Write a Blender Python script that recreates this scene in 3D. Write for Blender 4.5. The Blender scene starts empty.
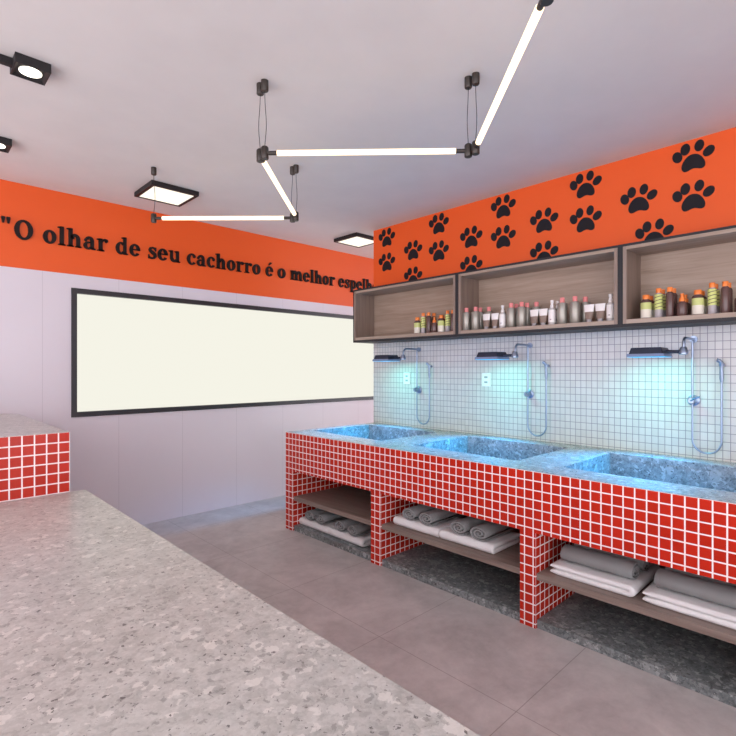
import bpy, bmesh, math, random
from mathutils import Vector, Matrix
C = bpy.context.scene.collection
PI = math.pi

# ------------------------------------------------------------------ measures of the room
HC = 1.40                      # eye height
XF, XW, YL, H = 2.505, 3.61, 4.63, 2.833   # counter front, partition face, window wall, ceiling
ZC = 0.847                     # counter top
YE = 3.69                      # free end of the partition
YCL, YCR = 3.668, 0.13         # ends of the washing counter
DZ, DX, DY = 0.767, 0.735, 2.917   # desk top height, right edge, far end
BZ = 1.076                     # raised counter height

# ------------------------------------------------------------------ node helpers
def new_mat(name):
    m = bpy.data.materials.new(name); m.use_nodes = True
    nt = m.node_tree; b = nt.nodes['Principled BSDF']
    return m, nt, b
def nd(nt, t, **kw):
    n = nt.nodes.new(t)
    for k, v in kw.items():
        if hasattr(n, k): setattr(n, k, v)
        else: n.inputs[k].default_value = v
    return n
def lk(nt, a, b): nt.links.new(a, b)
def math_n(nt, op, a, b=None, c=None):
    n = nt.nodes.new('ShaderNodeMath'); n.operation = op
    for i, v in enumerate((a, b, c)):
        if v is None: continue
        if isinstance(v, (int, float)): n.inputs[i].default_value = v
        else: lk(nt, v, n.inputs[i])
    return n.outputs[0]
def ramp(nt, fac, stops, interp='LINEAR'):
    n = nt.nodes.new('ShaderNodeValToRGB'); n.color_ramp.interpolation = interp
    while len(n.color_ramp.elements) < len(stops): n.color_ramp.elements.new(0.5)
    for e, (p, c) in zip(n.color_ramp.elements, stops):
        e.position = p; e.color = (*c, 1) if len(c) == 3 else c
    lk(nt, fac, n.inputs[0]); return n.outputs[0]
def mixc(nt, fac, a, b, mode='MIX'):
    n = nt.nodes.new('ShaderNodeMix'); n.data_type = 'RGBA'; n.blend_type = mode
    for k, v in ((0, fac), (6, a), (7, b)):
        if isinstance(v, (int, float)): n.inputs[k].default_value = v
        elif isinstance(v, tuple): n.inputs[k].default_value = (*v, 1) if len(v) == 3 else v
        else: lk(nt, v, n.inputs[k])
    return n.outputs[2]
def objpos(nt):
    tc = nd(nt, 'ShaderNodeTexCoord'); return tc.outputs['Object']
def noise(nt, vec, scale, detail=4, rough=0.55, dist=0.0, out=0):
    n = nd(nt, 'ShaderNodeTexNoise'); n.inputs['Scale'].default_value = scale
    n.inputs['Detail'].default_value = detail; n.inputs['Roughness'].default_value = rough
    n.inputs['Distortion'].default_value = dist; lk(nt, vec, n.inputs['Vector']); return n.outputs[out]
def mapping(nt, vec, scale=(1, 1, 1), loc=(0, 0, 0)):
    n = nd(nt, 'ShaderNodeMapping'); n.inputs['Scale'].default_value = scale; n.inputs['Location'].default_value = loc
    lk(nt, vec, n.inputs['Vector']); return n.outputs[0]
def bump(nt, b, h, strength=0.2, dist=0.01):
    n = nd(nt, 'ShaderNodeBump'); n.inputs['Strength'].default_value = strength; n.inputs['Distance'].default_value = dist
    lk(nt, h, n.inputs['Height']); lk(nt, n.outputs[0], b.inputs['Normal'])

def simple(name, col, rough=0.5, metal=0.0, bump_scale=None, bump_s=0.1, spec=0.5, coat=0.0):
    m, nt, b = new_mat(name)
    b.inputs['Base Color'].default_value = (*col, 1); b.inputs['Roughness'].default_value = rough
    b.inputs['Metallic'].default_value = metal; b.inputs['Specular IOR Level'].default_value = spec
    b.inputs['Coat Weight'].default_value = coat
    p = objpos(nt); nz = noise(nt, p, bump_scale or 60, 3)
    c = mixc(nt, nz, tuple(x * 0.93 for x in col), tuple(min(1, x * 1.06) for x in col))
    lk(nt, c, b.inputs['Base Color'])
    if bump_scale: bump(nt, b, nz, bump_s, 0.004)
    return m
def glow(name, col, strength):
    m = bpy.data.materials.new(name); m.use_nodes = True; nt = m.node_tree
    nt.nodes.remove(nt.nodes['Principled BSDF'])
    e = nd(nt, 'ShaderNodeEmission'); e.inputs[0].default_value = (*col, 1); e.inputs[1].default_value = strength
    lk(nt, e.outputs[0], nt.nodes['Material Output'].inputs[0]); return m

def grid_mask(nt, pos, pitch, phase, grout, normals=True):
    """0 on a tile, 1 in a joint; the axis a face looks along draws no joint."""
    sep = nd(nt, 'ShaderNodeSeparateXYZ'); lk(nt, pos, sep.inputs[0])
    geo = nd(nt, 'ShaderNodeNewGeometry'); sn = nd(nt, 'ShaderNodeSeparateXYZ'); lk(nt, geo.outputs['True Normal'], sn.inputs[0])
    res = None; idn = []
    for i in range(3):
        if pitch[i] is None: continue
        u = math_n(nt, 'DIVIDE', math_n(nt, 'SUBTRACT', sep.outputs[i], phase[i]), pitch[i])
        fr = math_n(nt, 'FRACT', u); d = math_n(nt, 'MINIMUM', fr, math_n(nt, 'SUBTRACT', 1.0, fr))
        g = grout / pitch[i] * 0.5
        mr = nd(nt, 'ShaderNodeMapRange'); mr.inputs['From Min'].default_value = g * 1.25; mr.inputs['From Max'].default_value = g * 0.75
        lk(nt, d, mr.inputs[0]); k = mr.outputs[0]
        flat = math_n(nt, 'LESS_THAN', math_n(nt, 'ABSOLUTE', sn.outputs[i]), 0.7)
        k = math_n(nt, 'MULTIPLY', k, flat)
        res = k if res is None else math_n(nt, 'MAXIMUM', res, k)
        idn.append(math_n(nt, 'MULTIPLY', math_n(nt, 'FLOOR', u), flat))
    comb = nd(nt, 'ShaderNodeCombineXYZ')
    for i, o in enumerate(idn): lk(nt, o, comb.inputs[i])
    wn = nd(nt, 'ShaderNodeTexWhiteNoise'); lk(nt, comb.outputs[0], wn.inputs['Vector'])
    return res, wn.outputs['Value'], sep

def mosaic(name, tile, grout_c, pitch, phase, grout, rough=0.25):
    m, nt, b = new_mat(name); p = objpos(nt)
    k, rnd, sep = grid_mask(nt, p, pitch, phase, grout)
    t = mixc(nt, rnd, tuple(x * 0.9 for x in tile), tuple(min(1, x * 1.08) for x in tile))
    gn = noise(nt, p, 90, 3); gc = mixc(nt, gn, tuple(x * 0.92 for x in grout_c), tuple(min(1, x * 1.04) for x in grout_c))
    lk(nt, mixc(nt, k, t, gc), b.inputs['Base Color'])
    lk(nt, math_n(nt, 'MULTIPLY_ADD', k, 0.5, rough), b.inputs['Roughness']); b.inputs['Specular IOR Level'].default_value = 0.35
    bump(nt, b, math_n(nt, 'SUBTRACT', 1.0, k), 0.35, 0.003)
    return m

def terrazzo(name, lo, hi, light, dark, rough=0.3, sc=1.0, seam=None, pick=1.0, coat=0.0):
    m, nt, b = new_mat(name); p = objpos(nt)
    wob = noise(nt, p, 30 * sc, 4, 0.65, out=1)
    wv = nd(nt, 'ShaderNodeVectorMath', operation='MULTIPLY_ADD'); lk(nt, wob, wv.inputs[0])
    wv.inputs[1].default_value = (0.045 / sc,) * 3; lk(nt, p, wv.inputs[2]); q = wv.outputs[0]
    def cell(scale, vec=q):
        v = nd(nt, 'ShaderNodeTexVoronoi'); v.inputs['Scale'].default_value = scale * sc; lk(nt, vec, v.inputs['Vector'])
        sp = nd(nt, 'ShaderNodeSeparateColor'); lk(nt, v.outputs['Color'], sp.inputs[0]); return sp.outputs, v.outputs['Distance']
    n1 = noise(nt, p, 7 * sc, 6, 0.7, 0.5); n2 = noise(nt, p, 60 * sc, 5, 0.75)
    a, _ = cell(15); c2, _ = cell(40); c3, _ = cell(105)
    f = math_n(nt, 'MULTIPLY', a[0], 0.12)
    for o, k in ((c2[0], 0.22), (c3[0], 0.20), (n1, 0.48), (n2, 0.35)): f = math_n(nt, 'MULTIPLY_ADD', o, k, f)
    col = ramp(nt, f, [(0.42, lo), (0.88, hi)])
    def chips(scale, share, c, amt, lim=None, ch=1):
        nonlocal col
        o, dist = cell(scale)
        on = math_n(nt, 'GREATER_THAN', o[ch], 1 - share * pick)
        if lim: on = math_n(nt, 'MULTIPLY', on, math_n(nt, 'LESS_THAN', dist, lim))
        col = mixc(nt, math_n(nt, 'MULTIPLY', on, amt), col, c)
    mid = tuple((x + y) / 2 for x, y in zip(hi, light))
    chips(11, 0.05, mid, 0.55, 0.5)
    chips(22, 0.045, light, 0.65, 0.5)
    chips(26, 0.04, tuple(x * 0.7 for x in lo), 0.5, 0.42, 2)
    chips(50, 0.07, light, 0.6)
    chips(70, 0.07, tuple(x * 0.6 for x in lo), 0.55, None, 2)
    chips(85, 0.022, dark, 0.85, 0.45)
    chips(150, 0.05, dark, 0.6, 0.5, 2)
    if seam is not None:
        sep = nd(nt, 'ShaderNodeSeparateXYZ'); lk(nt, p, sep.inputs[0])
        s = math_n(nt, 'LESS_THAN', math_n(nt, 'ABSOLUTE', math_n(nt, 'SUBTRACT', sep.outputs[1], seam)), 0.0011)
        col = mixc(nt, math_n(nt, 'MULTIPLY', s, 0.45), col, dark)
    lk(nt, col, b.inputs['Base Color'])
    lk(nt, math_n(nt, 'MULTIPLY_ADD', n2, 0.12, rough - 0.05), b.inputs['Roughness'])
    b.inputs['Coat Weight'].default_value = coat; b.inputs['Coat Roughness'].default_value = 0.22
    bump(nt, b, n2, 0.03, 0.002)
    return m

def wood(name, lo, hi, rough=0.45, axis=1):
    m, nt, b = new_mat(name); p = objpos(nt)
    s = [26, 26, 26]; s[axis] = 1.5
    q = mapping(nt, p, tuple(s))
    n1 = noise(nt, q, 1.0, 6, 0.62, 0.6)
    s2 = [120, 120, 120]; s2[axis] = 3.0
    n2 = noise(nt, mapping(nt, p, tuple(s2)), 1.0, 3, 0.6)
    f = math_n(nt, 'MULTIPLY_ADD', n2, 0.35, math_n(nt, 'MULTIPLY', n1, 0.75))
    lk(nt, ramp(nt, f, [(0.32, lo), (0.52, tuple((a + c) / 2 for a, c in zip(lo, hi))), (0.75, hi)]), b.inputs['Base Color'])
    b.inputs['Roughness'].default_value = rough
    bump(nt, b, n2, 0.06, 0.002); return m

# ------------------------------------------------------------------ materials
M = {}
ORANGE = (0.74, 0.092, 0.006)
M['red_counter'] = mosaic('red_mosaic_counter', (0.47, 0.021, 0.008), (0.90, 0.81, 0.79), (0.0509, 0.0509, 0.0515), (XF, YCL, ZC), 0.0062)
M['red_desk'] = mosaic('red_mosaic_desk', (0.47, 0.021, 0.008), (0.90, 0.81, 0.79), (0.0515, 0.0515, 0.0515), (0.664, DY, BZ), 0.0062)
M['stone_light'] = terrazzo('pale_terrazzo', (0.335, 0.332, 0.315), (0.53, 0.522, 0.50), (0.68, 0.66, 0.625), (0.07, 0.065, 0.065), 0.29, seam=1.60, pick=0.8, sc=1.25)
M['stone_wash'] = terrazzo('grey_terrazzo', (0.15, 0.152, 0.155), (0.34, 0.34, 0.34), (0.50, 0.495, 0.49), (0.04, 0.04, 0.04), 0.24, sc=1.15, pick=1.3, coat=0.35)
M['stone_dark'] = terrazzo('dark_terrazzo', (0.07, 0.086, 0.09), (0.25, 0.275, 0.28), (0.46, 0.49, 0.49), (0.02, 0.02, 0.022), 0.35, sc=1.15, pick=1.4)
M['oak'] = wood('greyed_oak_lengthwise', (0.22, 0.15, 0.108), (0.41, 0.315, 0.25))
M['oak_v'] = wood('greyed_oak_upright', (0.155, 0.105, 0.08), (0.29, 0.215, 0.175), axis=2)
M['oak_d'] = wood('dark_oak_board', (0.13, 0.094, 0.078), (0.27, 0.21, 0.18))
M['black'] = simple('black_powder_coat', (0.020, 0.018, 0.019), 0.5, spec=0.25)
M['bronze'] = simple('dark_bronze_metal', (0.045, 0.036, 0.031), 0.4, 0.4)
M['carcass'] = simple('charcoal_laminate', (0.020, 0.019, 0.022), 0.5, spec=0.3)
M['paw'] = simple('black_vinyl', (0.011, 0.010, 0.014), 0.6, spec=0.2)
M['letter'] = simple('black_brown_letter', (0.013, 0.008, 0.008), 0.6, spec=0.2)
M['chrome'] = simple('chrome_metal', (0.30, 0.37, 0.50), 0.3, 0.85)
M['head'] = simple('dark_blue_black_plastic', (0.018, 0.024, 0.045), 0.35, spec=0.3)
M['rim'] = simple('steel_blue_plastic', (0.16, 0.21, 0.34), 0.35)
M['outlet'] = simple('white_plastic', (0.78, 0.80, 0.80), 0.35)
M['socket'] = simple('grey_plastic_socket', (0.30, 0.34, 0.36), 0.4)
M['towel_w'] = simple('white_terry', (0.78, 0.785, 0.79), 0.95, bump_scale=420, bump_s=0.6, spec=0.1)
M['towel_g'] = simple('grey_terry', (0.262, 0.270, 0.272), 0.95, bump_scale=420, bump_s=0.6, spec=0.1)
M['tube_glow'] = glow('warm_tube_light', (1.0, 0.80, 0.56), 2.0)
M['panel_glow'] = glow('warm_panel_light', (1.0, 0.92, 0.76), 1.1)
M['spot_glow'] = glow('warm_spot_light', (1.0, 0.94, 0.80), 2.5)
M['led_glow'] = glow('cyan_led_light', (0.05, 0.55, 1.0), 1.2)
M['win_glow'] = glow('daylit_opal_pane', (0.92, 0.905, 0.80), 0.81)
M['win_frame'] = simple('black_aluminium_frame', (0.022, 0.022, 0.027), 0.4)

def wall_right_mat():
    m, nt, b = new_mat('orange_paint_over_white_mosaic'); p = objpos(nt)
    k, rnd, sep = grid_mask(nt, p, (None, 0.0388, 0.0507), (0, 0.648, 1.62), 0.0036)
    white = mixc(nt, rnd, (0.56, 0.54, 0.53), (0.61, 0.59, 0.58))
    t = mixc(nt, k, white, (0.22, 0.21, 0.24))
    on = math_n(nt, 'GREATER_THAN', sep.outputs[2], 1.95)
    oc = mixc(nt, noise(nt, p, 3, 2), tuple(x * 0.97 for x in ORANGE), ORANGE)
    lk(nt, mixc(nt, on, t, oc), b.inputs['Base Color'])
    lk(nt, math_n(nt, 'MULTIPLY_ADD', on, 0.3, 0.3), b.inputs['Roughness'])
    kk = math_n(nt, 'MULTIPLY', k, math_n(nt, 'SUBTRACT', 1.0, on))
    bump(nt, b, math_n(nt, 'SUBTRACT', 1.0, kk), 0.25, 0.002); return m
def wall_left_mat():
    m, nt, b = new_mat('orange_band_over_pale_panels'); p = objpos(nt)
    k, rnd, sep = grid_mask(nt, p, (0.566, None, None), (0.861, 0, 0), 0.004)
    base = mixc(nt, noise(nt, p, 2.0, 3), (0.62, 0.58, 0.63), (0.66, 0.62, 0.67))
    t = mixc(nt, math_n(nt, 'MULTIPLY', k, 0.35), base, (0.30, 0.27, 0.31))
    on = math_n(nt, 'GREATER_THAN', sep.outputs[2], 2.178)
    oc = mixc(nt, noise(nt, p, 3, 2), tuple(x * 0.97 for x in ORANGE), ORANGE)
    lk(nt, mixc(nt, on, t, oc), b.inputs['Base Color']); b.inputs['Roughness'].default_value = 0.5
    return m
def floor_mat():
    m, nt, b = new_mat('pinkish_grey_porcelain'); p = objpos(nt)
    k, rnd, sep = grid_mask(nt, p, (0.79, 0.79, None), (1.842, 1.05, 0), 0.004)
    n1 = noise(nt, p, 2.6, 6, 0.62, 0.5); n2 = noise(nt, p, 14, 6, 0.7, 0.3)
    f = math_n(nt, 'MULTIPLY_ADD', n2, 0.4, math_n(nt, 'MULTIPLY', n1, 0.7))
    c = ramp(nt, f, [(0.38, (0.375, 0.361, 0.357)), (0.55, (0.485, 0.466, 0.461)), (0.72, (0.59, 0.568, 0.558))])
    c = mixc(nt, math_n(nt, 'MULTIPLY', k, 0.5), c, (0.12, 0.095, 0.09))
    lk(nt, c, b.inputs['Base Color'])
    lk(nt, math_n(nt, 'MULTIPLY_ADD', n2, 0.2, 0.36), b.inputs['Roughness'])
    bump(nt, b, math_n(nt, 'SUBTRACT', n2, k), 0.04, 0.003); return m
M['wall_right'] = wall_right_mat(); M['wall_left'] = wall_left_mat(); M['floor'] = floor_mat()
M['ceiling'] = simple('ceiling_paint', (0.69, 0.655, 0.635), 0.8, bump_scale=4, bump_s=0.0)
M['plain_wall'] = simple('pale_paint', (0.62, 0.58, 0.60), 0.7)

# ------------------------------------------------------------------ mesh helpers
def finish(name, bm, mat, parent=None, smooth=False):
    bmesh.ops.recalc_face_normals(bm, faces=bm.faces)
    me = bpy.data.meshes.new(name); bm.to_mesh(me); bm.free()
    if smooth:
        for f in me.polygons: f.use_smooth = True
        try: me.set_sharp_from_angle(angle=math.radians(40))
        except Exception: pass
    me.materials.append(mat if not isinstance(mat, str) else M[mat])
    o = bpy.data.objects.new(name, me); C.objects.link(o)
    if parent: o.parent = parent; o.matrix_parent_inverse = parent.matrix_world.inverted() if False else Matrix()
    return o
def tag(o, label=None, cat=None, group=None, kind=None):
    if label: o['label'] = label
    if cat: o['category'] = cat
    if group: o['group'] = group
    if kind: o['kind'] = kind
    return o
def thing(name, loc, label, cat, group=None):
    o = bpy.data.objects.new(name, None); C.objects.link(o); o.location = loc
    o.empty_display_size = 0.1
    return tag(o, label, cat, group)
def copy_tree(src, loc, label, rz=None):
    r = src.copy(); C.objects.link(r); r.location = loc; r['label'] = label
    if rz is not None: r.rotation_euler = (0, 0, rz)
    for ch in list(src.children):
        c = ch.copy(); C.objects.link(c); c.parent = r
        for g in list(ch.children):
            d = g.copy(); C.objects.link(d); d.parent = c
    return r
def cells(bm, xs, ys, zs, full):
    """solid made of grid cells; only faces between full and empty are built"""
    V = {}
    def v(i, j, k):
        if (i, j, k) not in V: V[(i, j, k)] = bm.verts.new((xs[i], ys[j], zs[k]))
        return V[(i, j, k)]
    nx, ny, nz = len(xs) - 1, len(ys) - 1, len(zs) - 1
    F = lambda i, j, k: 0 <= i < nx and 0 <= j < ny and 0 <= k < nz and full(i, j, k)
    for i in range(nx):
        for j in range(ny):
            for k in range(nz):
                if not F(i, j, k): continue
                for d, q in (((-1, 0, 0), ((0,0,0),(0,0,1),(0,1,1),(0,1,0))), ((1,0,0), ((1,0,0),(1,1,0),(1,1,1),(1,0,1))),
                             ((0,-1,0), ((0,0,0),(1,0,0),(1,0,1),(0,0,1))), ((0,1,0), ((0,1,0),(0,1,1),(1,1,1),(1,1,0))),
                             ((0,0,-1), ((0,0,0),(0,1,0),(1,1,0),(1,0,0))), ((0,0,1), ((0,0,1),(1,0,1),(1,1,1),(0,1,1)))):
                    if not F(i + d[0], j + d[1], k + d[2]):
                        bm.faces.new([v(i + a, j + b_, k + c) for a, b_, c in q])
    return bm
def box(bm, x0, x1, y0, y1, z0, z1, bev=0.0, seg=2):
    r = bmesh.ops.create_cube(bm, size=1)
    for v in r['verts']:
        v.co = Vector(((x0 + x1) / 2 + v.co.x * (x1 - x0), (y0 + y1) / 2 + v.co.y * (y1 - y0), (z0 + z1) / 2 + v.co.z * (z1 - z0)))
    if bev:
        es = {e for v in r['verts'] for e in v.link_edges}
        bmesh.ops.bevel(bm, geom=list(es), offset=bev, segments=seg, profile=0.5, affect='EDGES')
    return bm
def lathe(bm, prof, cx=0, cy=0, n=20, sx=1.0, sy=1.0):
    rings = []
    for r, z in prof:
        if r < 1e-6: rings.append([bm.verts.new((cx, cy, z))])
        else: rings.append([bm.verts.new((cx + r * sx * math.cos(2*PI*i/n), cy + r * sy * math.sin(2*PI*i/n), z)) for i in range(n)])
    for a, b in zip(rings, rings[1:]):
        for i in range(n):
            j = (i + 1) % n
            if len(a) == 1 and len(b) == 1: continue
            if len(a) == 1: bm.faces.new((a[0], b[j], b[i]))
            elif len(b) == 1: bm.faces.new((a[i], a[j], b[0]))
            else: bm.faces.new((a[i], a[j], b[j], b[i]))
    return bm
def tube(bm, pts, r, n=10, cap=True):
    pts = [Vector(p) for p in pts]; rings = []
    up = None
    for i, p in enumerate(pts):
        t = (pts[min(i+1, len(pts)-1)] - pts[max(i-1, 0)]).normalized()
        if up is None: up = t.orthogonal().normalized()
        up = (up - t * up.dot(t)).normalized(); w = t.cross(up)
        rr = r[i] if isinstance(r, (list, tuple)) else r
        rings.append([bm.verts.new(p + rr * (math.cos(2*PI*k/n) * up + math.sin(2*PI*k/n) * w)) for k in range(n)])
    for a, b in zip(rings, rings[1:]):
        for k in range(n): bm.faces.new((a[k], a[(k+1) % n], b[(k+1) % n], b[k]))
    if cap: bm.faces.new(rings[0][::-1]); bm.faces.new(rings[-1])
    return bm
def prism(bm, poly, axis, a, b):
    """closed polygon (2-D, in the two other axes in xyz order) extruded along axis from a to b"""
    def mk(p, t):
        c = list(p); c.insert(axis, t); return bm.verts.new(c)
    A = [mk(p, a) for p in poly]; B = [mk(p, b) for p in poly]; n = len(poly)
    bm.faces.new(A); bm.faces.new(B[::-1])
    for i in range(n): bm.faces.new((A[i], A[(i+1) % n], B[(i+1) % n], B[i]))
    return bm
def B_(): return bmesh.new()
def shell(o): return tag(o, kind='structure')

# ------------------------------------------------------------------ room shell
shell(finish('floor', box(B_(), -3.0, 8.4, -3.0, YL, -0.10, 0.0), 'floor'))
shell(finish('ceiling', box(B_(), -3.0, 8.4, -3.0, YL + 0.15, H, H + 0.12), 'ceiling'))
WX0, WX1, WZ0, WZ1 = 1.061, 5.10, 1.003, 2.066
shell(finish('wall_left', cells(B_(), [-3.0, WX0, WX1, 8.4], [YL, YL + 0.15], [-0.1, WZ0, WZ1, H], lambda i, j, k: not (i == 1 and k == 1)), 'wall_left'))
shell(finish('wall_right', box(B_(), XW, XW + 0.15, -3.0, YE, 0.0, H), 'wall_right'))
shell(finish('wall_back_blocker', box(B_(), 1.7, 8.4, -3.15, -3.0, -0.1, H), 'plain_wall'))  # unseen part wall, added to keep sky light off the right-hand ceiling
fr = 0.041
w = shell(finish('window_1', box(B_(), WX0 + fr, WX1 - fr, YL + 0.035, YL + 0.05, WZ0 + fr, WZ1 - fr), 'win_glow'))
finish('window_frame', cells(B_(), [WX0, WX0 + fr, WX1 - fr, WX1], [YL - 0.012, YL + 0.10], [WZ0, WZ0 + fr, WZ1 - fr, WZ1], lambda i, j, k: not (i == 1 and k == 1)), 'win_frame', w)

# ------------------------------------------------------------------ washing counter
ctr = thing('washing_counter', (0, 0, 0), 'long red mosaic washing counter with three sunken basins and open towel bays', 'counter')
bays = [(2.588, 3.560), (1.405, 2.488), (0.230, 1.312)]      # y ranges of the open bays
OT = 0.515
poly = [(YCL, ZC - 0.001), (YCL, 0)]
for a, b in bays: poly += [(b, 0), (b, OT), (a, OT), (a, 0)]
poly += [(YCR, 0), (YCR, ZC - 0.001)]
bm = prism(B_(), poly, 0, XF, XW - 0.004)
for f in list(bm.faces):                      # the stone slab closes the top
    if all(abs(v.co.z - (ZC - 0.001)) < 1e-5 for v in f.verts): bm.faces.remove(f)
finish('tiled_body', bm, 'red_counter', ctr)
finish('back_panel', box(B_(), XW - 0.03, XW - 0.005, YCR + 0.02, YCL - 0.02, 0.0, OT), 'red_counter', ctr)
basins = [(2.700, 3.562), (1.548, 2.390), (0.410, 1.266)]
BX0, BX1 = 2.730, 3.420
ys = sorted([YCR + 0.003, YCL - 0.003] + [v for p in basins for v in p])
def slab_full(i, j, k):
    return not (i == 1 and any(abs(ys[j] - a) < 1e-6 for a, b in basins))
finish('stone_top', cells(B_(), [XF + 0.003, BX0, BX1, XW - 0.004], ys, [0.812, ZC], slab_full), 'stone_wash', ctr)
for a, b in basins:
    e = 0.0008
    bm = cells(B_(), [BX0 - .02, BX0 - e, BX1 + e, BX1 + .02], [a - .02, a - e, b + e, b + .02], [0.545, 0.565, 0.8115],
               lambda i, j, k: not (i == 1 and j == 1 and k == 1))
    bs = finish('basin', bm, 'stone_wash', ctr)
    dr = B_(); lathe(dr, [(0, 0.566), (0.038, 0.566), (0.040, 0.569), (0.030, 0.570), (0.026, 0.567), (0, 0.567)], 3.10, (a + b) / 2, 24)
    tag(finish('drain', dr, 'chrome', bs, True), 'chrome drain')
for a, b in bays:
    finish('shelf', box(B_(), XF + 0.008, XW - 0.035, a + 0.001, b - 0.001, 0.262, 0.297, 0.0015, 1), 'oak_d', ctr)
    tag(finish('plinth', box(B_(), XF + 0.012, XW - 0.035, a + 0.001, b - 0.001, 0.0, 0.046, 0.002, 1), 'stone_dark', ctr), 'dark stone plinth')

# ------------------------------------------------------------------ desk and raised counter
dk = thing('reception_desk', (0, 0, 0), 'long pale terrazzo topped desk in the foreground below the raised red mosaic counter', 'desk')
finish('tiled_body', box(B_(), -0.55, DX - 0.012, -0.70, DY - 0.012, 0.0, DZ - 0.04), 'red_desk', dk)
finish('stone_top', box(B_(), -0.56, DX, -0.71, DY, DZ - 0.04, DZ, 0.0025, 2), 'stone_light', dk)
rc = thing('raised_counter', (0, 0, 0), 'tall red mosaic counter with pale terrazzo top standing behind the desk end', 'counter')
RX, RY0, RY1 = 0.664, DY + 0.004, 4.44
def rounded(x0, x1, y0, y1, r):
    p = [(x0, y0), (x1, y0), (x1, y1 - r)]
    for i in range(1, 9):
        a = PI / 2 * i / 8; p.append((x1 - r + r * math.cos(a), y1 - r + r * math.sin(a)))
    return p + [(x0, y1)]
finish('tiled_body', prism(B_(), rounded(-0.55, RX, RY0, RY1, 0.10), 2, 0.0, BZ - 0.002), 'red_desk', rc)
finish('stone_top', prism(B_(), rounded(-0.55, RX - 0.004, RY0 + 0.004, RY1 - 0.004, 0.10), 2, BZ - 0.02, BZ), 'stone_light', rc)

# ------------------------------------------------------------------ wall cabinets
cabs = [('leftmost open wall cabinet with seven orange capped bottles', 2.428, 3.690),
        ('middle open wall cabinet filled with silver pink capped bottles and tubes', 1.170, 2.4275),
        ('right open wall cabinet with large orange capped bottles, cut by the photo edge', -0.09, 1.1695)]
CX, CZ0, CZ1 = 3.325, 1.663, 2.186
for lab, y0, y1 in cabs:
    c = thing('wall_cabinet', (0, 0, 0), lab, 'cabinet', 'open oak wall cabinets above the basins')
    t, tb, l = 0.016, 0.021, 0.021
    finish('carcass', cells(B_(), [CX, XW - 0.002], [y0, y0 + t, y1 - t, y1], [CZ0, CZ0 + tb, CZ1 - t, CZ1], lambda i, j, k: not (j == 1 and k == 1)), 'carcass', c)
    a, b, z0, z1 = y0 + t, y1 - t, CZ0 + tb, CZ1 - t
    finish('side_panel', box(B_(), CX - 0.002, XW - 0.024, b - l, b, z0, z1, 0.001, 1), 'oak_v', c)
    finish('side_panel', box(B_(), CX - 0.002, XW - 0.024, a, a + l, z0, z1, 0.001, 1), 'oak_v', c)
    finish('top_panel', box(B_(), CX - 0.002, XW - 0.024, a + l, b - l, z1 - l, z1, 0.001, 1), 'oak', c)
    finish('bottom_panel', box(B_(), CX - 0.002, XW - 0.024, a + l, b - l, z0, 1.711, 0.001, 1), 'oak', c)
    finish('back_panel', box(B_(), XW - 0.024, XW - 0.003, a, b, z0, z1), 'oak', c)
SZ = 1.711

# ------------------------------------------------------------------ bottles
M['orange_cap'] = simple('orange_plastic_cap', (0.80, 0.21, 0.035), 0.4)
M['pink_cap'] = simple('pink_plastic_cap', (0.78, 0.25, 0.25), 0.4)
M['brown_glass'] = simple('brown_plastic_bottle', (0.105, 0.055, 0.050), 0.22)
M['cream'] = simple('cream_paper_label', (0.70, 0.66, 0.58), 0.6)
M['silver'] = simple('satin_silver_bottle', (0.32, 0.30, 0.265), 0.32, 0.5)
M['white_plastic'] = simple('white_bottle_plastic', (0.78, 0.75, 0.74), 0.4)
M['taupe'] = simple('taupe_tube_plastic', (0.23, 0.165, 0.135), 0.4)
M['clear'] = simple('pale_grey_bottle', (0.52, 0.49, 0.48), 0.2)
M['smoke'] = simple('smoke_grey_base', (0.36, 0.33, 0.35), 0.2)
def striped():
    m, nt, b = new_mat('lime_label_with_dark_stripes'); p = objpos(nt)
    sep = nd(nt, 'ShaderNodeSeparateXYZ'); lk(nt, p, sep.inputs[0])
    ang = math_n(nt, 'MULTIPLY', sep.outputs[1], 0.25)
    u = math_n(nt, 'DIVIDE', math_n(nt, 'ADD', sep.outputs[2], ang), 0.021)
    s = math_n(nt, 'LESS_THAN', math_n(nt, 'FRACT', u), 0.22)
    lk(nt, mixc(nt, s, (0.56, 0.60, 0.20), (0.10, 0.10, 0.04)), b.inputs['Base Color']); b.inputs['Roughness'].default_value = 0.5
    return m
M['lime_stripe'] = striped(); M['lime'] = simple('lime_label', (0.52, 0.56, 0.20), 0.5)
def rnd_body(prof): return lambda bm: lathe(bm, prof, n=24)
G1 = 'orange capped bottles in the open cabinets'; G2 = 'silver and white bottles in the middle cabinet'
def part(name, mat, root, prof, label=None, sx=1, sy=1):
    bm = B_(); lathe(bm, prof, n=24, sx=sx, sy=sy); o = finish(name, bm, mat, root, True)
    if label: o['label'] = label
    return o
def make_jar():
    r = thing('jar', (0, 0, 0), 'x', 'bottle', G1)
    part('body', 'brown_glass', r, [(0, 0), (.028, 0), (.030, .003), (.030, .105), (.026, .114), (.018, .118), (.018, .122), (0, .122)])
    part('cap', 'orange_cap', r, [(0, .121), (.019, .121), (.0195, .123), (.0195, .146), (.018, .148), (0, .148)], 'orange cap')
    part('label', 'cream', r, [(.0304, .006), (.0306, .007), (.0306, .057), (.0304, .058)], 'cream lower label')
    part('label', 'lime', r, [(.0304, .058), (.0306, .059), (.0306, .098), (.0304, .099)], 'lime upper label')
    return r
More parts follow.
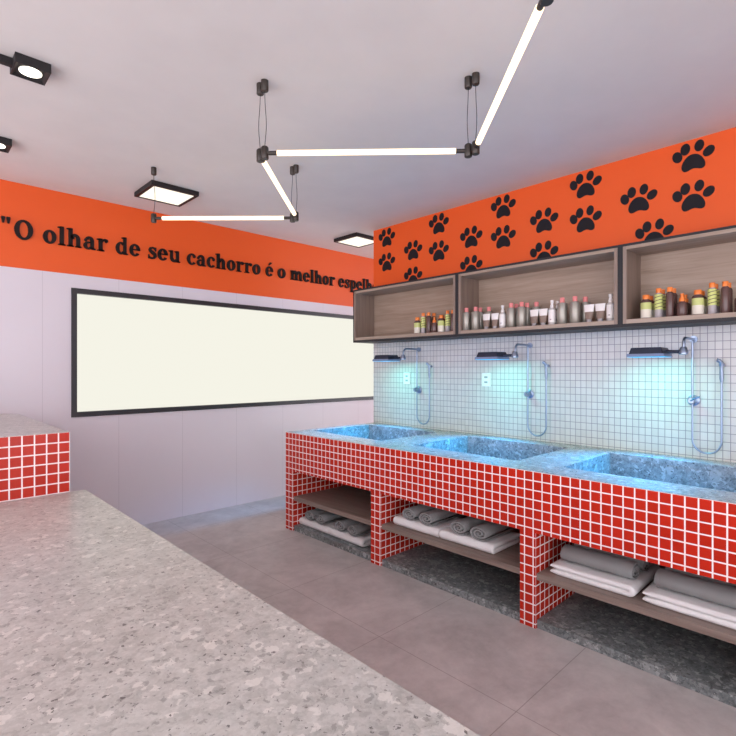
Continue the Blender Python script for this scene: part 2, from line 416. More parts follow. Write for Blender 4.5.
def make_tallg():
    r = thing('bottle', (0, 0, 0), 'x', 'bottle', G1)
    part('body', 'smoke', r, [(0, 0), (.020, 0), (.0215, .003), (.0215, .140), (.018, .148), (.013, .151), (.013, .154), (0, .154)])
    part('cap', 'orange_cap', r, [(0, .153), (.0145, .153), (.015, .155), (.015, .179), (.014, .181), (0, .181)], 'orange cap')
    part('label', 'lime_stripe', r, [(.0218, .052), (.0220, .053), (.0220, .143), (.0218, .144)], 'lime label with dark stripes')
    return r
def make_tallb():
    r = thing('bottle', (0, 0, 0), 'x', 'bottle', G1)
    part('body', 'brown_glass', r, [(0, 0), (.020, 0), (.0215, .003), (.0215, .140), (.018, .148), (.013, .151), (.013, .154), (0, .154)])
    part('cap', 'orange_cap', r, [(0, .153), (.0145, .153), (.015, .155), (.015, .179), (.014, .181), (0, .181)], 'orange cap')
    return r
def make_shortb():
    r = thing('pump_bottle', (0, 0, 0), 'x', 'bottle', G1)
    part('body', 'brown_glass', r, [(0, 0), (.026, 0), (.028, .003), (.028, .072), (.024, .082), (.014, .086), (.014, .090), (0, .090)])
    part('cap', 'orange_cap', r, [(0, .089), (.0155, .089), (.016, .091), (.016, .108), (.014, .111), (.009, .113), (.009, .128), (.0105, .130), (.0105, .136), (0, .137)], 'orange pump cap')
    return r
def make_silver():
    r = thing('bottle', (0, 0, 0), 'x', 'bottle', G2)
    part('body', 'silver', r, [(0, 0), (.032, 0), (.0342, .003), (.0342, .143), (.0325, .1475), (.014, .150), (.012, .154), (0, .154)])
    part('cap', 'pink_cap', r, [(0, .153), (.015, .153), (.0155, .155), (.0155, .185), (.014, .187), (0, .187)], 'pink cap')
    return r
def make_tube():
    r = thing('squeeze_tube', (0, 0, 0), 'x', 'tube', G2)
    bm = B_(); pr = []
    for i in range(13):                        # round at the cap, flat at the crimped top
        t = i / 12; z = .022 + t * .100; sx = .024 * (1 - t) + .003 * t; sy = .024 + .010 * t
        pr.append((sx, sy, z))
    rings = [[bm.verts.new((sx * math.cos(2*PI*k/24), sy * math.sin(2*PI*k/24), z)) for k in range(24)] for sx, sy, z in pr]
    def strip(bm, rings):
        for A, Bq in zip(rings, rings[1:]):
            for k in range(24): bm.faces.new((A[k], A[(k+1) % 24], Bq[(k+1) % 24], Bq[k]))
    strip(bm, rings); bm.faces.new(rings[0][::-1]); bm.faces.new(rings[-1]); finish('body', bm, 'taupe', r, True)
    bm = B_(); rr = [[bm.verts.new(((sx + .0006) * math.cos(2*PI*k/24), (sy + .0006) * math.sin(2*PI*k/24), z)) for k in range(24)] for sx, sy, z in pr[6:]]
    strip(bm, rr); finish('label', bm, 'white_plastic', r, True)['label'] = 'white upper band'
    part('cap', 'smoke', r, [(0, 0), (.0165, 0), (.0175, .002), (.0175, .021), (0, .022)], 'grey cap')
    return r
def make_spray():
    r = thing('spray_bottle', (0, 0, 0), 'x', 'bottle', G2)
    part('body', 'clear', r, [(0, 0), (.023, 0), (.0245, .003), (.0245, .112), (.022, .117), (.011, .120), (.011, .124), (0, .124)])
    part('label', 'white_plastic', r, [(.0247, .020), (.0249, .021), (.0249, .106), (.0247, .107)], 'white label')
    lg = B_(); box(lg, -.0256, -.0246, -.006, .006, .036, .043); finish('label_mark', lg, 'smoke', r)['label'] = 'small grey mark'
    part('spray_head', 'white_plastic', r, [(0, .123), (.0135, .123), (.0135, .140), (.010, .144), (.009, .158), (.0115, .160), (.0115, .177), (0, .178)], 'white spray head')
    return r
protos = {'jar': make_jar, 'tg': make_tallg, 'tb': make_tallb, 'sb': make_shortb, 's': make_silver, 't': make_tube, 'w': make_spray}
built = {}
def place(kind, x, y, label):
    if kind not in built:
        o = built[kind] = protos[kind](); o.location = (x, y, SZ); o['label'] = label
    else: copy_tree(built[kind], (x, y, SZ), label)
seq = [('jar', 2.900, 1.039, 'squat lime and cream labelled jar, leftmost in the {}'),
       ('tg', 2.833, 0.969, 'tall lime striped orange capped bottle beside the leftmost jar in the {}'),
       ('tb', 2.770, 0.908, 'tall plain brown orange capped bottle left of the short pump bottle in the {}'),
       ('sb', 2.708, 0.844, 'short brown orange pump bottle between tall brown bottle and jar in the {}'),
       ('jar', 2.634, 0.764, 'squat lime and cream labelled jar, second from left in the {}'),
       ('tg', 2.566, 0.694, 'tall lime striped orange capped bottle right of the second jar in the {}'),
       ('tb', 2.510, 0.632, 'tall plain brown orange capped bottle right of the second striped one in the {}')]
nm = {'jar': 'squat orange capped jar', 'tg': 'tall striped orange capped bottle', 'tb': 'tall brown orange capped bottle', 'sb': 'short brown pump bottle'}
where = ['behind the leftmost jar', 'behind the left striped bottle', 'behind the left tall brown bottle', 'behind the front pump bottle',
         'behind the second jar', 'behind the second striped bottle', 'behind the second tall brown bottle']
for side, cabn in ((1, 'left cabinet'), (2, 'right cabinet')):
    for q, s in enumerate(seq):
        place(s[0], 3.385, s[side], s[3].format(cabn))
        place(s[0], 3.455, s[side], nm[s[0]] + ' standing ' + where[q] + ' in the ' + cabn)
place('sb', 3.385, 0.562, 'short brown pump bottle at the right photo edge in the right cabinet')
mid = [('s', 3.385, 2.376, 'silver pink capped bottle, leftmost in the middle cabinet'),
       ('s', 3.385, 2.288, 'silver pink capped bottle, second from left in the middle cabinet'),
       ('s', 3.458, 2.292, 'silver pink capped bottle half hidden behind the second from left'),
       ('t', 3.385, 2.188, 'white banded taupe tube, leftmost tube in the middle cabinet'),
       ('s', 3.462, 2.215, 'silver pink capped bottle hidden behind the leftmost tube'),
       ('t', 3.385, 2.111, 'white banded taupe tube left of the leftmost white spray bottle'),
       ('w', 3.385, 2.044, 'white spray bottle, leftmost of the spray bottles'),
       ('s', 3.385, 1.970, 'silver pink capped bottle just right of the leftmost white spray bottle'),
       ('s', 3.458, 1.968, 'silver pink capped bottle behind the one beside the leftmost spray bottle'),
       ('s', 3.385, 1.884, 'silver pink capped bottle in the cabinet centre, left of the third tube'),
       ('s', 3.458, 1.880, 'silver pink capped bottle behind the one left of the third tube'),
       ('t', 3.385, 1.784, 'white banded taupe tube, third tube from left in the middle cabinet'),
       ('s', 3.462, 1.806, 'silver pink capped bottle behind the third tube from left'),
       ('t', 3.385, 1.714, 'white banded taupe tube left of the central white spray bottle'),
       ('w', 3.385, 1.648, 'white spray bottle, front one near the cabinet middle beside silver bottles'),
       ('w', 3.455, 1.640, 'white spray bottle half hidden behind the front middle spray bottle'),
       ('s', 3.385, 1.574, 'silver pink capped bottle just right of the middle spray bottles'),
       ('s', 3.385, 1.484, 'silver pink capped bottle, rightmost in the front row of middle cabinet'),
       ('t', 3.385, 1.389, 'white banded taupe tube, second tube from right in the middle cabinet'),
       ('s', 3.462, 1.446, 'silver pink capped bottle behind the second tube from right'),
       ('t', 3.385, 1.316, 'white banded taupe tube beside the rightmost white spray bottle'),
       ('w', 3.385, 1.250, 'white spray bottle, rightmost item in the middle cabinet')]
for k, x, y, lab in mid: place(k, x, y, lab)

# ------------------------------------------------------------------ towels
GT = 'folded white towels in the counter bays'; GR = 'rolled grey towels in the counter bays'
def folded_towel():
    """a thick ribbon folded once at the front (-x), both layers soft at every edge"""
    L, h, R = 0.34, 0.0138, 0.0152                # length, half thickness, radius of the fold's middle line
    zc = h + R
    P = [(L - 0.03 * i, zc - R, -1) for i in range(11)] + [(R + h + 0.002, zc - R, -1)]
    x0 = R + h + 0.002
    P += [(x0 - R * math.sin(a), zc - R * math.cos(a), 0) for a in [PI * i / 10 for i in range(1, 10)]]
    P += [(x0, zc + R, 1)] + [(L - 0.03 * (10 - i), zc + R, 1) for i in range(11)]
    n = len(P); W = 0.405; rr = 0.012; m = 22
    yy = sorted(set([-W / 2 + rr * (1 - math.cos(PI / 2 * i / 5)) for i in range(6)] + [W / 2 - rr * (1 - math.cos(PI / 2 * i / 5)) for i in range(6)] + [-W / 2 + rr + (W - 2 * rr) * i / m for i in range(1, m)]))
    bm = B_(); rows = []
    for y in yy:
        d = max(0.0, (abs(y) - (W / 2 - rr)) / rr); k = max(0.12, math.sqrt(max(0, 1 - d * d)))
        outer, inner = [], []
        for i, (px, pz, q) in enumerate(P):
            a = P[max(i - 1, 0)]; b = P[min(i + 1, n - 1)]; tx, tz = b[0] - a[0], b[1] - a[1]; l = math.hypot(tx, tz); nx, nz = tz / l, -tx / l
            e = min(i, n - 1 - i); ke = k * (0.35 if e == 0 else 1)
            wob = 0.0016 * math.sin(11 * y + 7 * px + 1.3) * (1 if q == 1 else 0.0) + 0.0006 * math.sin(60 * y) * (q == 1)
            outer.append((px - nx * h * ke * -1 * -1, y, pz - nz * h * ke * -1 * -1 + wob)); inner.append((px + nx * h * ke, y, pz + nz * h * ke + wob))
        rows.append([bm.verts.new((x, y_, max(0.0, z))) for x, y_, z in outer + inner[::-1]])
    mm = 2 * n
    for A, Bq in zip(rows, rows[1:]):
        for k in range(mm): bm.faces.new((A[k], A[(k + 1) % mm], Bq[(k + 1) % mm], Bq[k]))
    for row in (rows[0], rows[-1]):
        for i in range(n - 1): bm.faces.new((row[i], row[i + 1], row[mm - 2 - i], row[mm - 1 - i]))
    return finish('folded_towel', bm, 'towel_w', None, True)
def rolled_towel():
    """one ribbon wound into a spiral around the x axis"""
    bm = B_(); L = 0.33; th = 0.0105; turns = 2.6; N = 110
    R0 = 0.049; gapr = 0.0160
    rows = []
    for j, (x, sh) in enumerate([(0.0, -0.0035), (0.004, 0.0), (0.10, 0.0006), (0.22, -0.0004), (L - 0.004, 0), (L, -0.0035)]):
        row = []
        sp = []
        for i in range(N + 1):
            a = 2 * PI * turns * i / N; r = R0 - th / 2 - gapr * a / (2 * PI)
            sp.append((a, max(r, 0.004)))
        tt = th / 2 + sh * 0.6
        for a, r in sp: row.append((x, (r + tt) * math.cos(a + 4.0), (r + tt) * math.sin(a + 4.0)))
        for a, r in reversed(sp): row.append((x, (r - tt) * math.cos(a + 4.0), (r - tt) * math.sin(a + 4.0)))
        rows.append([bm.verts.new(c) for c in row])
    m = len(rows[0])
    for A, Bq in zip(rows, rows[1:]):
        for k in range(m): bm.faces.new((A[k], A[(k+1) % m], Bq[(k+1) % m], Bq[k]))
    h = m // 2
    for row, fl in ((rows[0], 1), (rows[-1], 0)):
        for i in range(h - 1):
            q = (row[i], row[i+1], row[m-2-i], row[m-1-i]); bm.faces.new(q if fl else q[::-1])
    return finish('rolled_towel', bm, 'towel_g', None, True)
tw0 = tag(folded_towel(), 'x', 'towel', GT); rl0 = tag(rolled_towel(), 'x', 'towel', GR)
used = {'w': False, 'r': False}
def put(k, loc, rz, label):
    src = tw0 if k == 'w' else rl0
    if not used[k]: used[k] = True; o = src
    else: o = src.copy(); C.objects.link(o)
    o.location = loc; o.rotation_euler = (0, 0, rz); o['label'] = label
TH = 0.0585; RR = 0.0492
for z, yc, dx, lab, rolls in [
    (0.046, 3.354, 2.560, 'folded white towel on the dark plinth, left stack under the empty shelf', [(3.408, 'rolled grey towel, leftmost of all, in the left bay'), (3.261, 'rolled grey towel, second from left in the left bay')]),
    (0.046, 2.946, 2.560, 'folded white towel on the dark plinth, right stack in the left bay', [(3.008, 'rolled grey towel, third from left in the left bay'), (2.855, 'rolled grey towel, rightmost in the left bay beside the pillar')]),
    (0.297, 2.225, 2.560, 'folded white towel on the middle bay shelf, left stack', [(2.276, 'rolled grey towel, leftmost in the middle bay'), (2.126, 'rolled grey towel, second from left in the middle bay')]),
    (0.297, 1.815, 2.560, 'folded white towel on the middle bay shelf, right stack', [(1.864, 'rolled grey towel, third from left in the middle bay'), (1.714, 'rolled grey towel, rightmost in the middle bay')])]:
    put('w', (dx, yc, z + 0.0005), 0, lab)
    for ry, rl in rolls: put('r', (dx + 0.008, ry, z + TH + RR * 0.95), 0, rl)
# the right bay: the same stacks turned so that the rolls lie along the counter
for yr, lab, ra, rb in [(0.842, 'folded white towel on the right bay shelf, left stack showing its fold', 'long grey rolled towel, front one of the left stack in the right bay', 'long grey rolled towel behind the front roll, left stack of right bay'),
                        (0.385, 'folded white towel on the right bay shelf, right stack at the photo edge', 'long grey rolled towel, front one of the right stack at photo edge', 'long grey rolled towel behind the front roll, right stack at photo edge')]:
    put('w', (2.768, yr - 0.01, 0.2975), PI / 2, lab)
    put('r', (2.664, yr + 0.02, 0.297 + TH + RR * 0.95 + 0.001), PI / 2, ra)
    put('r', (2.816, yr + 0.015, 0.297 + TH + RR * 0.95 + 0.001), PI / 2, rb)
for o in list(C.objects):
    if o.name.startswith('folded_towel') and abs(o.rotation_euler[2]) > 1: o.scale = (1.26, 1.0, 1.0)
    if o.name.startswith('rolled_towel'): o.scale = (1.09 if abs(o.rotation_euler[2]) > 1 else 1.0, 1.50, 0.95)

# ------------------------------------------------------------------ showers
GS = 'wall showers with lit heads'
def make_shower():
    r = thing('wall_shower', (XW, 0, 0), 'x', 'shower', GS)
    px = -0.035
    bm = B_(); 
    tube(bm, [(-0.002, 0, 1.585), (-0.012, 0, 1.585)], 0.022, 18); finish('wall_flange', bm, 'chrome', r, True)
    arm = [(-0.010, 0, 1.585), (-0.10, 0, 1.587), (-0.185, 0, 1.586)]
    arm += [(-0.185 - 0.04 * math.sin(a), 0, 1.546 + 0.04 * math.cos(a)) for a in (0.3, 0.6, 0.9, 1.2, 1.57)] + [(-0.226, 0, 1.53)]
    finish('arm', tube(B_(), arm, 0.0085, 12), 'chrome', r, True)
    bm = B_(); lathe(bm, [(0, 1.532), (.014, 1.532), (.019, 1.525), (.021, 1.512), (.026, 1.504), (.026, 1.488), (.021, 1.485), (0, 1.485)], -0.230, 0, 18)
    finish('swivel_joint', bm, 'chrome', r, True)
    hx0, hx1, hy0, hy1 = -0.355, -0.188, 0.066, 0.276
    def fr(bm, z0, z1, a, b_):
        P = [(hx0, hy0), (hx1, hy0), (hx1, hy1), (hx0, hy1)]; cx, cy = (hx0 + hx1) / 2, (hy0 + hy1) / 2
        lo = [bm.verts.new((cx + (x - cx) * a, cy + (y - cy) * a, z0)) for x, y in P]
        hi = [bm.verts.new((cx + (x - cx) * b_, cy + (y - cy) * b_, z1)) for x, y in P]
        bm.faces.new(lo[::-1]); bm.faces.new(hi)
        for i in range(4): bm.faces.new((lo[i], lo[(i+1) % 4], hi[(i+1) % 4], hi[i]))
        return bm
    bm = fr(B_(), 1.480, 1.530, 0.93, 0.80)
    bmesh.ops.bevel(bm, geom=list(bm.edges), offset=0.006, segments=2, profile=0.5, affect='EDGES')
    hd = finish('shower_head', bm, 'head', r)
    finish('head_rim', fr(B_(), 1.4735, 1.492, 1.0, 0.955), 'rim', hd)
    lp = finish('light_panel', fr(B_(), 1.4715, 1.474, 0.94, 0.94), 'led_glow', hd); lp['label'] = 'glowing cyan light panel'
    la = bpy.data.lights.new('led_light', 'AREA'); la.shape = 'RECTANGLE'; la.size = 0.03; la.size_y = 0.19
    la.color = (0.0, 0.40, 1.0); la.energy = 14.0; la.spread = math.radians(92)
    lo = bpy.data.objects.new('led_light', la); C.objects.link(lo); lo.location = ((hx0 + hx1) / 2, (hy0 + hy1) / 2, 1.462); lo.rotation_euler = (0, math.radians(22), 0); lo.parent = hd
    lb = bpy.data.lights.new('led_wash', 'AREA'); lb.shape = 'RECTANGLE'; lb.size = 0.15; lb.size_y = 0.19
    lb.color = (0.12, 1.0, 0.82); lb.energy = 2.0
    lc = bpy.data.objects.new('led_wash', lb); C.objects.link(lc); lc.location = ((hx0 + hx1) / 2, (hy0 + hy1) / 2, 1.4708); lc.parent = hd
    finish('neck', tube(B_(), [(-0.232, 0.0, 1.503), (-0.245, 0.03, 1.503), (-0.258, 0.085, 1.503)], [0.012, 0.010, 0.012], 12), 'head', r, True)
    finish('riser_pipe', tube(B_(), [(px + 0.02, 0, 1.585), (px, 0, 1.572), (px, 0, 1.55), (px, 0, 1.22)], 0.0062, 12), 'chrome', r, True)
    bm = B_(); tube(bm, [(-0.002, 0, 1.205), (-0.010, 0, 1.205), (-0.012, 0, 1.205)], [0.034, 0.034, 0.030], 20)
    tube(bm, [(-0.010, 0, 1.205), (px - 0.030, 0, 1.205), (px - 0.036, 0, 1.205)], [0.018, 0.020, 0.016], 16)
    vl = finish('mixer_valve', bm, 'chrome', r, True)
    finish('lever', tube(B_(), [(px - 0.032, 0, 1.205), (px - 0.045, -0.02, 1.222), (px - 0.055, -0.05, 1.232)], [0.006, 0.006, 0.005], 8), 'chrome', vl, True)
    dy = -0.150; rr = 0.075
    hose = [(px, 0, 1.19), (px, 0, 1.10), (px, 0, 1.0)]
    hose += [(px, -rr + rr * math.cos(a), 0.966 - rr * 1.05 * math.sin(a)) for a in [PI * i / 14 for i in range(15)]]
    hose += [(px, dy, 1.0), (px, dy, 1.15), (px, dy, 1.33)]
    finish('hose', tube(B_(), hose, 0.0058, 10), 'chrome', r, True)
    bm = B_(); tube(bm, [(px, dy, 1.32), (px, dy, 1.345), (px - 0.004, dy, 1.40), (px - 0.008, dy, 1.435), (px - 0.018, dy + 0.010, 1.450), (px - 0.024, dy + 0.018, 1.453)],
                    [0.008, 0.0115, 0.010, 0.0105, 0.012, 0.011], 14)
    finish('hand_shower', bm, 'chrome', r, True)
    bm = B_(); tube(bm, [(-0.002, dy, 1.425), (px, dy, 1.425)], 0.011, 12); tube(bm, [(px, dy, 1.415), (px, dy, 1.433)], 0.0145, 14)
    finish('holder', bm, 'chrome', r, True)
    return r
sh0 = make_shower()
for k, (y, lab) in enumerate([(3.07, 'leftmost wall shower with glowing blue head, above the far basin'), (1.937, 'middle wall shower with glowing blue head, above the middle basin'), (0.836, 'right wall shower with glowing blue head, above the nearest basin')]):
    if k == 0: sh0.location = (XW, y, 0); sh0['label'] = lab
    else: copy_tree(sh0, (XW, y, 0), lab)
def make_outlet():
    r = thing('wall_outlet', (XW, 0, 0), 'x', 'outlet', 'white outlet plates on the mosaic wall')
    finish('plate', box(B_(), -0.010, -0.0015, -0.042, 0.042, -0.056, 0.056, 0.003, 2), 'outlet', r)
    for z in (0.021, -0.021):
        finish('socket', box(B_(), -0.0125, -0.009, -0.016, 0.016, z - 0.008, z + 0.008, 0.002, 1), 'socket', r)
    return r
ou = make_outlet(); ou.location = (XW, 3.222, 1.310); ou['label'] = 'white outlet plate below the leftmost shower head'
copy_tree(ou, (XW, 2.332, 1.310), 'white outlet plate below the middle shower head')

# ------------------------------------------------------------------ paw prints
PAD = [(-0.061,-0.064),(-0.056,-0.037),(-0.041,-0.012),(-0.021,0.005),(0.002,0.009),(0.028,0.001),(0.049,-0.021),(0.063,-0.052),(0.063,-0.076),(0.052,-0.088),(0.036,-0.088),(0.017,-0.079),(0.002,-0.077),(-0.013,-0.081),(-0.031,-0.089),(-0.050,-0.087)]
TOES = [(-0.085, 0.012, 0.027, 0.036, 0.30), (-0.041, 0.049, 0.0265, 0.036, -0.05), (0.034, 0.052, 0.0255, 0.035, -0.15), (0.084, 0.004, 0.027, 0.035, -0.75)]
def smooth_loop(p, n=3):
    for _ in range(n):
        q = []
        for a, b in zip(p, p[1:] + p[:1]):
            q.append((a[0]*.75 + b[0]*.25, a[1]*.75 + b[1]*.25)); q.append((a[0]*.25 + b[0]*.75, a[1]*.25 + b[1]*.75))
        p = q
    return p
def make_paw():
    r = thing('paw_print', (XW, 0, 0), 'x', 'wall decal', 'black paw prints on the orange wall band')
    D = 0.005
    k = 1.04
    sl = [(-u * k, v * k) for u, v in smooth_loop(PAD, 2)]
    finish('pad', prism(B_(), sl, 0, -D, 0.0008), 'paw', r)
    for u, v, a, b, t in TOES:
        c, s = math.cos(t), math.sin(t)
        pl = []
        for i in range(28):
            q = 2 * PI * i / 28; x, y = a * math.cos(q), b * math.sin(q)
            pl.append((-(u + x * c - y * s), v + x * s + y * c))
        finish('toe', prism(B_(), pl, 0, -D, 0.0008), 'paw', r)
    return r
paws = [(3.498, 2.731, 'upper black paw print at the left end of the orange band'), (3.498, 2.483, 'lower black paw print at the left end of the orange band'),
 (3.148, 2.542, 'whole black paw print above the leftmost cabinet, second column from left'), (3.148, 2.291, 'cut off black paw print nearest the left end of the cabinets'),
 (2.838, 2.731, 'upper black paw print in the third column from left'), (2.838, 2.483, 'lower black paw print in the third column from left'),
 (2.486, 2.542, 'whole black paw print in the fourth column from left'), (2.486, 2.291, 'cut off black paw print above the gap of left and middle cabinets'),
 (2.175, 2.731, 'upper black paw print in the fifth column from left'), (2.175, 2.483, 'lower black paw print in the fifth column from left'),
 (1.823, 2.542, 'whole black paw print in the sixth column, above the middle cabinet centre'), (1.823, 2.291, 'cut off black paw print above the middle cabinet centre'),
 (1.507, 2.731, 'upper black paw print in the seventh column from left'), (1.507, 2.483, 'lower black paw print in the seventh column from left'),
 (1.155, 2.542, 'whole black paw print, lone one above the gap of middle and right cabinets'), (1.061, 2.291, 'cut off black paw print above the left end of the right cabinet'),
 (0.841, 2.731, 'rightmost upper black paw print, near the ceiling line'), (0.841, 2.483, 'rightmost lower black paw print, above the right cabinet')]
pw = make_paw()
for k, (y, z, lab) in enumerate(paws):
    if k == 0: pw.location = (XW, y, z); pw['label'] = lab
    else: copy_tree(pw, (XW, y, z), lab)

# ------------------------------------------------------------------ lettering (bold slab serif drawn from strokes)
XH = 0.70
class Glyph:
    def __init__(s): s.polys = []
    def poly(s, *p): s.polys.append(list(p)); return s
    def stem(s, x, y0, y1, w=0.185, foot=0.07, lfoot=None, flag=0.0):
        s.poly((x, y0), (x + w, y0), (x + w, y1), (x, y1))
        lf = foot if lfoot is None else lfoot
        if foot or lf: s.poly((x - lf, y0), (x + w + foot, y0), (x + w + foot, y0 + 0.045), (x + w, y0 + 0.085), (x, y0 + 0.085), (x - lf, y0 + 0.045))
        if flag: s.poly((x + w * 0.6, y1 + 0.012), (x - flag, y1 - 0.035), (x - flag, y1 - 0.075), (x + 0.01, y1 - 0.10), (x + w * 0.6, y1 - 0.10))
        return s
    def arc(s, cx, cy, rx, ry, a0, a1, thick=0.19, thin=0.10, n=24):
        """stroke inside the ellipse rx, ry"""
        L = []; R = []
        for i in range(n + 1):
            a = math.radians(a0 + (a1 - a0) * i / n); c, sn = math.cos(a), math.sin(a)
            L.append((cx + rx * c, cy + ry * sn)); R.append((cx + (rx - thick) * c, cy + (ry - thin) * sn))
        for i in range(n): s.poly(L[i], L[i+1], R[i+1], R[i])
        return s
    def blob(s, x, y, r, ry=None):
        s.poly(*[(x + r * math.cos(2*PI*i/16), y + (ry or r) * math.sin(2*PI*i/16)) for i in range(16)]); return s
    def stroke(s, pts, ws):
        P = [Vector((*p, 0)) for p in pts]; L = []; R = []
        for i, p in enumerate(P):
            t = (P[min(i+1, len(P)-1)] - P[max(i-1, 0)]).normalized(); nrm = Vector((-t.y, t.x, 0))
            L.append(p + nrm * ws[i] / 2); R.append(p - nrm * ws[i] / 2)
        for i in range(len(P) - 1): s.poly(*[(v.x, v.y) for v in (L[i], L[i+1], R[i+1], R[i])])
        return s
def g_o(): return Glyph().arc(0.31, XH/2, 0.29, XH/2 + 0.015, 0, 360, 0.195, 0.10, 40), 0.62
def g_O(): return Glyph().arc(0.43, 0.49, 0.41, 0.51, 0, 360, 0.22, 0.105, 48), 0.86
def g_l(): return Glyph().stem(0.10, 0, 1.0, flag=0.09), 0.37
def arch(g, x0, x1, w=0.185):
    """shoulder from a stem edge at x0 to a right stem ending at x1"""
    cx = (x0 + x1) / 2; rx = x1 - cx
    g.arc(cx, XH - 0.27, rx, 0.285, 0, 180, w, 0.15, 20); g.stem(x1 - w, 0, XH - 0.26, w, 0.06, 0.045)
def g_h():
    g = Glyph().stem(0.10, 0, 1.0, foot=0.05, lfoot=0.07, flag=0.09); arch(g, 0.17, 0.63); return g, 0.73
def g_m():
    g = Glyph().stem(0.10, 0, XH, foot=0.04, lfoot=0.07, flag=0.09); arch(g, 0.17, 0.61); arch(g, 0.50, 0.98); return g, 1.08
def g_n():
    g = Glyph().stem(0.10, 0, XH, flag=0.09); arch(g, 0.17, 0.63); return g, 0.73
def g_r():
    g = Glyph().stem(0.10, 0, XH, foot=0.09, lfoot=0.07, flag=0.09)
    g.arc(0.42, XH - 0.24, 0.22, 0.25, 70, 170, 0.09, 0.13, 12); g.blob(0.475, XH - 0.10, 0.085, 0.10); return g, 0.57
def g_a():
    g = Glyph().stem(0.355, 0.03, 0.48, 0.165, 0, 0)
    g.arc(0.30, XH - 0.23, 0.22, 0.245, 0, 150, 0.18, 0.11, 16); g.blob(0.135, XH - 0.20, 0.075, 0.08)
    g.arc(0.255, 0.205, 0.225, 0.22, 60, 330, 0.175, 0.095, 22); g.poly((0.30, 0.42), (0.40, 0.44), (0.40, 0.36), (0.33, 0.345))
    g.poly((0.355, 0.10), (0.42, 0.0), (0.60, 0.0), (0.60, 0.05), (0.52, 0.09), (0.40, 0.13)); return g, 0.63
def g_d():
    g = Glyph().stem(0.42, 0.0, 1.0, 0.165, 0, 0, flag=0.10)
    g.poly((0.50, 0), (0.66, 0), (0.66, 0.045), (0.585, 0.085), (0.50, 0.085))
    g.arc(0.30, XH/2 - 0.005, 0.275, XH/2 + 0.01, 40, 320, 0.19, 0.10, 28); return g, 0.70
def g_e():
    g = Glyph().arc(0.31, XH/2, 0.29, XH/2 + 0.015, 0, 325, 0.19, 0.10, 34)
    g.poly((0.10, XH/2 - 0.005), (0.59, XH/2 - 0.005), (0.59, XH/2 + 0.06), (0.10, XH/2 + 0.06)); return g, 0.62
def g_E():
    g, w = g_e(); g.poly((0.25, 0.80), (0.33, 0.79), (0.52, 0.985), (0.36, 1.01)); return g, w
def g_s():
    g = Glyph().stroke([(0.46, 0.56), (0.37, 0.655), (0.27, 0.665), (0.16, 0.62), (0.135, 0.53), (0.19, 0.435), (0.30, 0.365), (0.41, 0.28), (0.43, 0.17), (0.37, 0.075), (0.26, 0.035), (0.14, 0.05), (0.055, 0.15)],
                       [0.07, 0.10, 0.11, 0.14, 0.17, 0.185, 0.19, 0.185, 0.17, 0.14, 0.11, 0.10, 0.07])
    g.poly((0.42, 0.70), (0.485, 0.70), (0.485, 0.47), (0.425, 0.47)); g.poly((0.035, 0.0), (0.095, 0.0), (0.095, 0.235), (0.035, 0.235)); return g, 0.53
def g_u():
    g = Glyph(); g.stem(0.10, 0.20, XH, 0.165, 0, 0, flag=0.09); g.stem(0.455, 0, XH, 0.165, 0, 0, flag=0.09)
    g.arc(0.345, 0.24, 0.245, 0.255, 180, 335, 0.19, 0.15, 16); g.poly((0.53, 0), (0.69, 0), (0.69, 0.045), (0.62, 0.085), (0.53, 0.085)); return g, 0.72
def g_c():
    g = Glyph().arc(0.31, XH/2, 0.29, XH/2 + 0.015, 50, 322, 0.19, 0.10, 28); g.blob(0.46, XH - 0.165, 0.08, 0.095); return g, 0.56
def g_p():
    g = Glyph().stem(0.10, -0.30, XH, foot=0.07, flag=0.09); g.arc(0.375, XH/2, 0.275, XH/2 + 0.01, -140, 140, 0.19, 0.10, 28); return g, 0.68
def g_q():
    g = Glyph()
    for x in (0.03, 0.25): g.poly((x, 1.02), (x + 0.15, 1.02), (x + 0.165, 0.95), (x + 0.115, 0.70), (x + 0.045, 0.70), (x - 0.01, 0.95))
    return g, 0.43
GL = {'O': g_O, 'o': g_o, 'l': g_l, 'h': g_h, 'm': g_m, 'r': g_r, 'a': g_a, 'd': g_d, 'e': g_e, 'é': g_E, 's': g_s, 'u': g_u, 'c': g_c, 'p': g_p, '"': g_q}
lt = thing('wall_lettering', (0, YL, 2.402), 'raised black serif lettering of a Portuguese quote along the orange band', 'wall lettering')
AS = 0.150
words = [('"', 0.590, 0.655), ('O', 0.672, 0.800), ('olhar', 0.859, 1.340), ('de', 1.395, 1.606), ('seu', 1.667, 1.970), ('cachorro', 2.030, 2.838),
         ('é', 2.895, 2.997), ('o', 3.049, 3.158), ('melhor', 3.217, 3.870), ('espelho', 3.923, 4.600)]
for wd, x0, x1 in words:
    gs = [GL[c]() for c in wd]; tot = sum(w_ for g, w_ in gs) + 0.02 * (len(gs) - 1); sx = (x1 - x0) / tot; x = x0
    for g, w_ in gs:
        bm = B_()
        for pl in g.polys:
            q = [(x + px * sx, pz * AS) for px, pz in pl]
            if abs(sum(q[i-1][0] * q[i][1] - q[i][0] * q[i-1][1] for i in range(len(q)))) < 1e-9: continue
            prism(bm, q, 1, -0.016, -0.0005)
        finish('letter', bm, 'letter', lt)
        x += (w_ + 0.02) * sx

